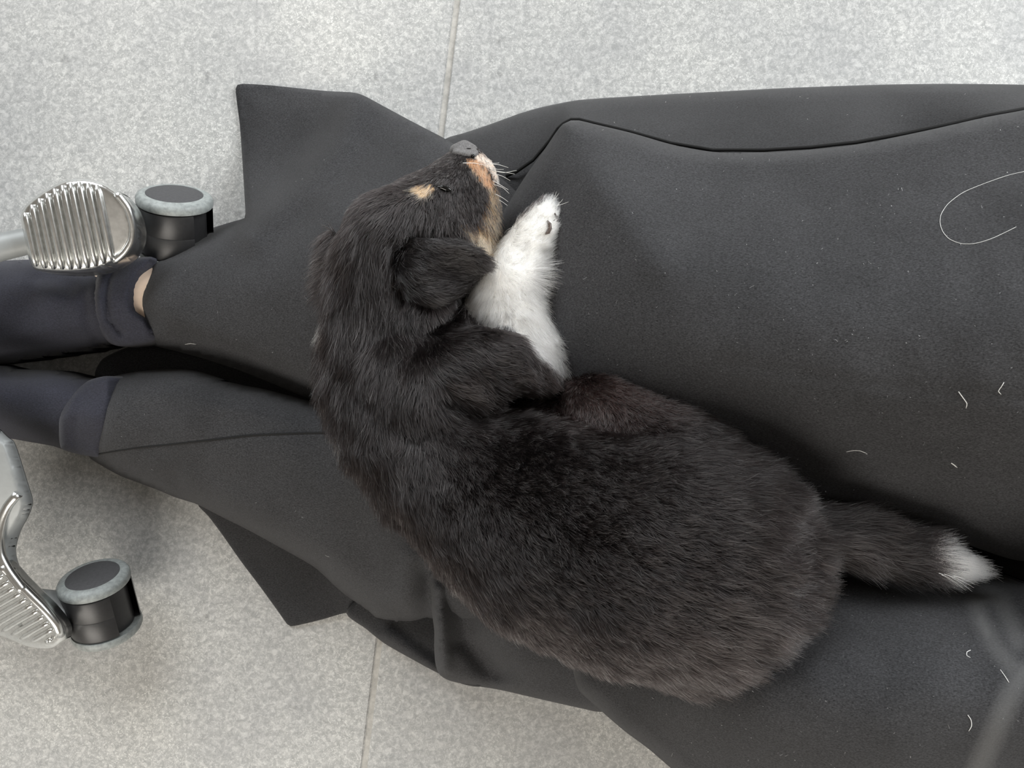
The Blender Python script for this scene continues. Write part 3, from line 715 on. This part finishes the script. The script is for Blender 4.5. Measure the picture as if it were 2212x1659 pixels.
# ---- fur
FLOW = [  # px, py, direction in the picture plane
    (1000, 330, -.4, 1), (960, 350, -.8, .8), (1050, 370, .3, 1), (1070, 430, .25, 1), (1075, 520, .2, 1), (1020, 470, .3, 1), (960, 430, .1, 1), (900, 400, -.9, .5), (850, 400, -1, .45), (800, 430, -.8, .8), (760, 480, -.5, 1), (735, 560, -.2, 1),
    (860, 470, -.3, 1), (930, 470, .0, 1), (980, 520, .35, 1), (830, 560, -.15, 1), (780, 620, -.05, 1), (720, 640, -.15, 1), (800, 720, .0, 1), (720, 760, -.2, 1), (780, 850, .0, 1), (705, 860, -.1, 1), (860, 700, .1, 1), (840, 850, .1, 1), (900, 760, .2, 1),
    (730, 960, .15, 1), (800, 1000, .25, 1), (780, 1060, .1, 1), (850, 1080, .35, 1), (900, 1180, .4, 1), (960, 1280, .5, .9), (1080, 1370, .8, .75), (1230, 1450, .9, .6), (1390, 1500, 1, .4), (1550, 1470, 1, .35), (1660, 1400, 1, .3),
    (900, 950, .3, 1), (960, 1100, .5, .9), (1050, 1200, .7, .7), (1200, 1300, .9, .5), (1400, 1380, 1, .35), (1600, 1350, 1, .15), (1700, 1280, 1, .15), (1740, 1200, 1, .1), (1720, 1080, 1, .1), (1650, 1000, 1, .1), (1560, 940, 1, .3),
    (1100, 1050, .7, .5), (1300, 1150, .9, .35), (1500, 1150, 1, .3), (1500, 1250, 1, .3), (1600, 1150, 1, .25), (1000, 960, .5, .6), (1150, 950, .6, .5), (1250, 850, .35, .8), (1300, 880, .2, 1), (1350, 830, .7, .4), (1450, 900, .9, .4), (1400, 1000, 1, .4),
    (1000, 760, .7, .5), (1080, 760, .8, .4), (1150, 810, .9, .35), (1000, 840, .8, .2), (1100, 850, .9, .0), (960, 700, .5, .8),
    (1180, 460, .5, -1), (1170, 500, .6, -.8), (1130, 550, .35, -.5), (1190, 560, 1, .1), (1100, 640, .3, .3), (1165, 620, .9, .35), (1150, 720, .6, .9), (1185, 780, .5, 1), (1060, 680, -.2, .9), (1040, 640, -.4, .6),
    (1760, 1150, 1, .1), (1850, 1150, 1, .15), (1850, 1190, 1, .35), (1980, 1220, 1, .3), (2100, 1240, 1, .25)]
LENS = [  # px, py, length in mm, lift
    (1000, 330, 1.5, .15), (960, 360, 2.2, .15), (1050, 370, 2.0, .2), (1000, 400, 3.5, .2), (1060, 450, 6, .3), (1065, 540, 9, .3), (920, 410, 4, .2), (850, 410, 4.5, .15), (780, 460, 7, .2), (860, 480, 8, .2), (960, 470, 7, .2), (830, 570, 11, .22), (730, 580, 13, .3), (780, 680, 12, .22), (710, 700, 13, .3),
    (780, 820, 12, .25), (700, 860, 13, .35), (790, 1000, 12, .3), (780, 1070, 14, .4), (870, 1140, 9, .3), (900, 960, 9, .35), (1000, 1080, 7, .6), (950, 1280, 10, .3), (1150, 1400, 10, .3), (1390, 1490, 11, .3), (1250, 1150, 7, .75), (1500, 1200, 9, .55), (1350, 1300, 9, .5), (1150, 1000, 6, .7), (1400, 1000, 7, .6), (1600, 1350, 13, .3), (1720, 1250, 13, .28), (1700, 1060, 14, .28), (1690, 1160, 12, .25), (1580, 950, 11, .3), (1350, 830, 6, .4), (1250, 850, 5, .3),
    (1000, 760, 9, .25), (1120, 800, 8, .25), (1170, 480, 4, .15), (1120, 560, 5, .15), (1165, 600, 11, .3), (1090, 650, 6, .2), (1160, 740, 11, .3), (1195, 790, 11, .3), (1800, 1160, 20, .4), (1950, 1200, 19, .35), (2080, 1230, 11, .12)]
def idw(q, table, p=3.0):
    t = np.array(table, float); out = np.zeros((len(q), t.shape[1] - 2))
    for i in range(0, len(q), 20000):
        d = np.hypot(q[i:i + 20000, None, 0] - t[None, :, 0], q[i:i + 20000, None, 1] - t[None, :, 1]) + 8
        w = d ** -p; w /= w.sum(1, keepdims=True); out[i:i + 20000] = w @ t[:, 2:]
    return out
def sample_mesh(V, N, T, n, zmin=-0.25):
    a, b, c = V[T[:, 0]], V[T[:, 1]], V[T[:, 2]]
    fn = np.cross(b - a, c - a); ar = np.linalg.norm(fn, axis=1) * 0.5
    nz = fn[:, 2] / (2 * ar + 1e-12)
    ar = np.where(nz > zmin, ar, 0)
    idx = rng.choice(len(T), n, p=ar / ar.sum())
    u, v = rng.uniform(0, 1, n), rng.uniform(0, 1, n); f = u + v > 1; u[f], v[f] = 1 - u[f], 1 - v[f]
    w = 1 - u - v
    pos = a[idx] * w[:, None] + b[idx] * u[:, None] + c[idx] * v[:, None]
    nn = N[T[idx, 0]] * w[:, None] + N[T[idx, 1]] * u[:, None] + N[T[idx, 2]] * v[:, None]
    nn /= np.linalg.norm(nn, axis=1)[:, None] + 1e-9
    return pos, nn
def grow(pos, nn, dirpx, length, lift, nseg=6, clump=0.5, curl=0.16, per=34):
    """Hair strands: lie along the combed direction, rise off the skin, gather into clumps."""
    n = len(pos)
    d = np.stack([dirpx[:, 0], -dirpx[:, 1], np.zeros(n)], 1)
    d /= np.linalg.norm(d, axis=1)[:, None] + 1e-9
    nb = np.array([noise.noise_vector(Vector(p) * 70) for p in pos]) * 0.5           # locks that swerve together
    d += rng.normal(0, 0.12, d.shape) + nb
    dn = (d * nn).sum(1, keepdims=True)
    d -= nn * np.where(dn < 0, dn, dn * 0.35); d /= np.linalg.norm(d, axis=1)[:, None] + 1e-9
    side = np.cross(nn, d)
    t = np.linspace(0, 1, nseg)[None, :, None]
    L = length[:, None, None] * (0.55 + 0.75 * rng.uniform(0, 1, (n, 1, 1)))
    lf = lift[:, None, None] * (0.6 + 1.1 * rng.uniform(0, 1, (n, 1, 1)))
    ph = rng.normal(0, 1, (n, 1, 1))
    pts = pos[:, None, :] + L * (t * d[:, None, :] * (1 - 0.3 * lf) + nn[:, None, :] * lf * (t - 0.35 * t ** 2) + side[:, None, :] * curl * ph * t ** 2)
    ng = max(20, int(n / per)); gi = rng.choice(n, ng, replace=False)
    kd = kdtree.KDTree(ng)
    for i, g in enumerate(gi): kd.insert(pos[g], i)
    kd.balance()
    near = np.array([kd.find(p)[1] for p in pos]); gp = pts[gi[near]]
    w = clump * (0.2 + 0.8 * rng.uniform(0, 1, (n, 1, 1))) * t ** 1.4
    return pts * (1 - w) + gp * w
def hair_object(name, pts, col, r0, r1, m, parent):
    n, k, _ = pts.shape
    hc = bpy.data.hair_curves.new(name); hc.add_curves([k] * n)
    hc.attributes['position'].data.foreach_set('vector', pts.astype(np.float32).ravel())
    ra = hc.attributes.get('radius') or hc.attributes.new('radius', 'FLOAT', 'POINT')
    tt = np.linspace(0, 1, k)[None, :]
    rad = (np.asarray(r0).reshape(-1, 1) * (1 - tt ** 1.5) + np.asarray(r1).reshape(-1, 1) * tt ** 1.5) * np.ones((n, 1))
    ra.data.foreach_set('value', rad.astype(np.float32).ravel())
    if col is not None:
        ca = hc.attributes.new('hair_color', 'FLOAT_COLOR', 'CURVE')
        ca.data.foreach_set('color', np.hstack([col, np.ones((n, 1))]).astype(np.float32).ravel())
    hc.materials.append(m)
    o = bpy.data.objects.new(name, hc); COL.objects.link(o)
    return attach(o, parent)

NF = 220000
pos, nn = sample_mesh(pV, pN, pT, NF)
px = to_px(pos)
ll = idw(px, LENS, 3.0); fd = idw(px, FLOW, 3.2)
# keep the nose leather and the eye slit free of hair
keep = ~(inside(np.array([(972, 322), (985, 308), (1010, 304), (1030, 318), (1034, 332), (1018, 329), (990, 323)], float), px))
keep &= seg_dist(px, [(948, 405), (962, 407), (976, 413)]) > 3.0
pos, nn, px, ll, fd = pos[keep], nn[keep], px[keep], ll[keep], fd[keep]
pts = grow(pos, nn, fd, ll[:, 0] * 1.15e-3, ll[:, 1] * 1.15)
colr = coat_color(px, 3.0)
# ear hair
eV, eN, eT = mesh_arrays(ear.data); epos, enn = sample_mesh(eV, eN, eT, 11000, 0.0)
epx = to_px(epos)
ed = idw(epx, [(860, 540, 1, .3), (900, 540, 1, .1), (960, 530, 1, .15), (1020, 560, .8, .6), (900, 600, 1, .25), (960, 600, .9, .1), (900, 660, .9, .5), (960, 650, 1, -.4), (1010, 610, .8, -.3), (860, 630, .4, 1)])
epts = grow(epos, enn, ed, np.full(len(epos), 0.0075), np.full(len(epos), 0.16))
ecol = coat_color(np.full(epx.shape, 900.0) + np.array((0, -250.0)), 0) * np.array((1.15, 1.3, 1.35))
e2V, e2N, e2T = mesh_arrays(ear2.data); e2pos, e2n = sample_mesh(e2V, e2N, e2T, 1500, -0.2)
e2p = grow(e2pos, e2n, np.tile((-.55, .8), (len(e2pos), 1)) + rng.normal(0, .2, (len(e2pos), 2)), np.full(len(e2pos), 0.013), np.full(len(e2pos), 0.35))
e2c = coat_color(np.tile((900.0, 650.0), (len(e2pos), 1)), 0)
xp = []
for x0, y0, x1, y1 in [(2028, 1238, 2086, 1276), (2040, 1240, 2100, 1278), (2050, 1244, 2104, 1270), (2060, 1244, 2106, 1262), (2034, 1242, 2070, 1268)]:
    L = np.linspace(0, 1, 6); xp.append([P(x0 + (x1 - x0) * t, y0 + (y1 - y0) * t ** 1.3, .192 - .010 * t) for t in L])
for x0, y0, x1, y1 in [(1190, 440, 1207, 418), (1196, 446, 1228, 436), (1192, 440, 1202, 414), (1198, 450, 1216, 430)]:
    L = np.linspace(0, 1, 6); xp.append([P(x0 + (x1 - x0) * t, y0 + (y1 - y0) * t + 3 * t * (1 - t), .176 + .003 * t) for t in L])
xp = np.array(xp)
allp = np.vstack([pts, epts, e2p]); allc = np.vstack([colr, ecol, e2c])
tag(hair_object('guard_hair', xp, None, np.full(len(xp), 0.00014), np.full(len(xp), 0.00005), M['lint'], puppy), 'long stray white hairs', kind='stuff')
fur = hair_object('fur', allp, allc, np.full(len(allp), 0.000098), np.full(len(allp), 0.00003), M['hair'], puppy)
tag(fur, 'soft black fur with tan and white markings', kind='stuff')

# nose leather with nostril
nz0 = pz(1004, 330)
nme = blobs_to_mesh(chain([(986, 327, nz0 - 0.0080, 16), (1003, 321, nz0 - 0.0070, 18), (1018, 326, nz0 - 0.0080, 15)]) + chain([(988, 331, nz0 - .0020, 12), (1004, 334, nz0 - .0012, 12), (1018, 335, nz0 - .0022, 12), (1024, 332, nz0 - .004, 11)]), 0.0008, 4)
nose_o = bpy.data.objects.new('nose', nme); nme.materials.append(M['nose']); COL.objects.link(nose_o); attach(nose_o, puppy)
nme.polygons.foreach_set('use_smooth', [True] * len(nme.polygons)); tag(nose_o, 'dark grey nose')
nv, nN_, nT_ = mesh_arrays(nme); nb_ = BVHTree.FromPolygons(nv.tolist(), nT_.tolist())
hh = [hit(nb_, x, y) for x, y in ((1018, 338), (1021, 337), (1024, 335))]
hh = [h[0] for h in hh if h[0] is not None]
if len(hh) >= 2:
    tube('nostril', hh, [0.0006] + [0.0012] * (len(hh) - 2) + [0.0008], M['black_gloss'], nose_o, 8)
# closed eye
el = [(942, 404), (950, 404), (958, 406), (966, 409), (975, 414)]
ep = [hit(pbvh, x, y) for x, y in smooth_line(el, 4)]
ep = [h[0] + h[1] * 0.0006 for h in ep if h[0] is not None]
tag(tube('eye', ep, [0.0003] + [0.0011 * math.sin(math.pi * (i + .7) / len(ep)) + 0.0004 for i in range(len(ep) - 2)] + [0.0003], M['black_gloss'], puppy, 8), 'closed eye slit')
# claws
def claw(pts, r):
    q = [hit(pbvh, x, y)[0] for x, y in pts]; q = [p + Vector((0, 0, 0.0012)) for p in q if p is not None]
    if len(q) > 2: tag(tube('claw', q, [r * 0.5] + [r] * (len(q) - 2) + [r * 0.25], M['claw'], puppy, 8), 'small dark claw')
claw([(1182, 478), (1187, 485), (1188, 494), (1184, 503), (1178, 507)], 0.0011)
claw([(1198, 462), (1203, 470), (1204, 480)], 0.0007)
claw([(1180, 537), (1186, 541), (1190, 547)], 0.0010)
# whiskers
for (x0, y0), (x1, y1), bend in [((1058, 350), (1078, 352), 2), ((1060, 356), (1098, 362), -3), ((1064, 362), (1088, 366), 2), ((1066, 366), (1116, 368), 6), ((1068, 370), (1112, 376), -1), ((1070, 376), (1102, 390), -2), ((1074, 392), (1098, 410), 2),
                                ((1076, 400), (1100, 418), -2), ((1078, 420), (1098, 436), 1), ((1082, 430), (1096, 444), 2), ((1010, 354), (1050, 358), -3)]:
    z = pz(x0 - 8, y0, .165)
    line = [(x0 - 10, y0 - 2), (x0 + (x1 - x0) * .4, y0 + (y1 - y0) * .4 + bend), (x1, y1)]
    L = smooth_line(line, 5)
    tube('whisker', [P(x, y, z + 0.001 + 0.004 * i / len(L)) for i, (x, y) in enumerate(L)], [0.0002 * (1 - 0.75 * i / len(L)) for i in range(len(L))], M['lint'], puppy, 5)

# ------------------------------------------------------------------ shed hairs and lint on the trousers
bv = make_bvh(SURF)
def loose(line, r, label, group=None):
    q = []
    for x, y in smooth_line(line, 5):
        h = hit(bv, x, y)
        if h[0] is not None: q.append(h[0] + Vector((0, 0, r * 1.2)))
    if len(q) > 2:
        tag(tube('shed_hair', q, [r] * (len(q) - 1) + [r * 0.5], M['lint'], None, 5), label, 'hair', group)
loose([(2225, 368), (2180, 378), (2130, 395), (2080, 416), (2048, 440), (2033, 462), (2030, 480), (2036, 500), (2050, 516), (2075, 526), (2105, 526), (2140, 516), (2175, 500), (2195, 490)], 0.00013, 'long thin blond hair looped on the black trouser thigh near its side seam')
loose([(2070, 846), (2080, 860), (2088, 872), (2086, 882)], 0.00022, 'thick bent white hair on the black thigh, like a hockey stick')
loose([(1828, 976), (1845, 973), (1858, 974), (1873, 980)], 0.00016, 'thin wavy pale hair on the dark lower slope of the thigh above the tail')
loose([(2054, 1000), (2060, 1004), (2067, 1010)], 0.0003, 'short stubby white hair on the dark slope above the white tail tip')
loose([(2168, 826), (2162, 836), (2156, 845), (2162, 852)], 0.00018, 'faint curled hair on the thigh beside the bent white one')
loose([(2096, 1404), (2088, 1408), (2088, 1416), (2096, 1420)], 0.00020, 'small white hair curled like a letter C, below the tail tip')
loose([(2160, 1446), (2170, 1460), (2179, 1474)], 0.00018, 'short straight pale hair next to the soft grey streak')
loose([(2090, 1544), (2097, 1555), (2098, 1568), (2092, 1579)], 0.00018, 'curved pale hair near the lower end of the soft grey streak')
loose([(400, 744), (412, 742), (424, 744)], 0.00020, 'short white hair on the shin just above the gap between the legs')

lp, lr = [], []
regions = [((1250, 2212, 320, 1080), 210), ((1300, 2212, 1260, 1659), 120), ((330, 900, 300, 800), 45), ((250, 850, 860, 1250), 22), ((1000, 2212, 200, 300), 26)]
for (x0, x1, y0, y1), n in regions:
    for _ in range(n):
        x, y = rng.uniform(x0, x1), rng.uniform(y0, y1); h = hit(bv, x, y)
        if h[0] is None: continue
        big = rng.uniform() < 0.10
        L = rng.uniform(3.5, 8) if big else rng.uniform(0.8, 2.2)
        a = rng.uniform(0, 6.28); d = np.array((math.cos(a), -math.sin(a), 0)) * L * S(h[0].z); s_ = np.array((math.sin(a), math.cos(a), 0)) * L * S(h[0].z) * rng.uniform(-.3, .3)
        c = np.array(h[0]) + np.array((0, 0, 0.00025))
        lp.append([c - d, c - d * .3 + s_, c + d * .3 + s_, c + d]); lr.append(0.00012 if big else rng.uniform(0.00012, 0.00030) * rng.uniform(.5, 1))
lint = hair_object('lint', np.array(lp), None, np.array(lr), np.array(lr) * 0.7, M['white_hair'], None)
tag(lint, 'scattered white lint specks on the black trousers', 'lint', kind='stuff')
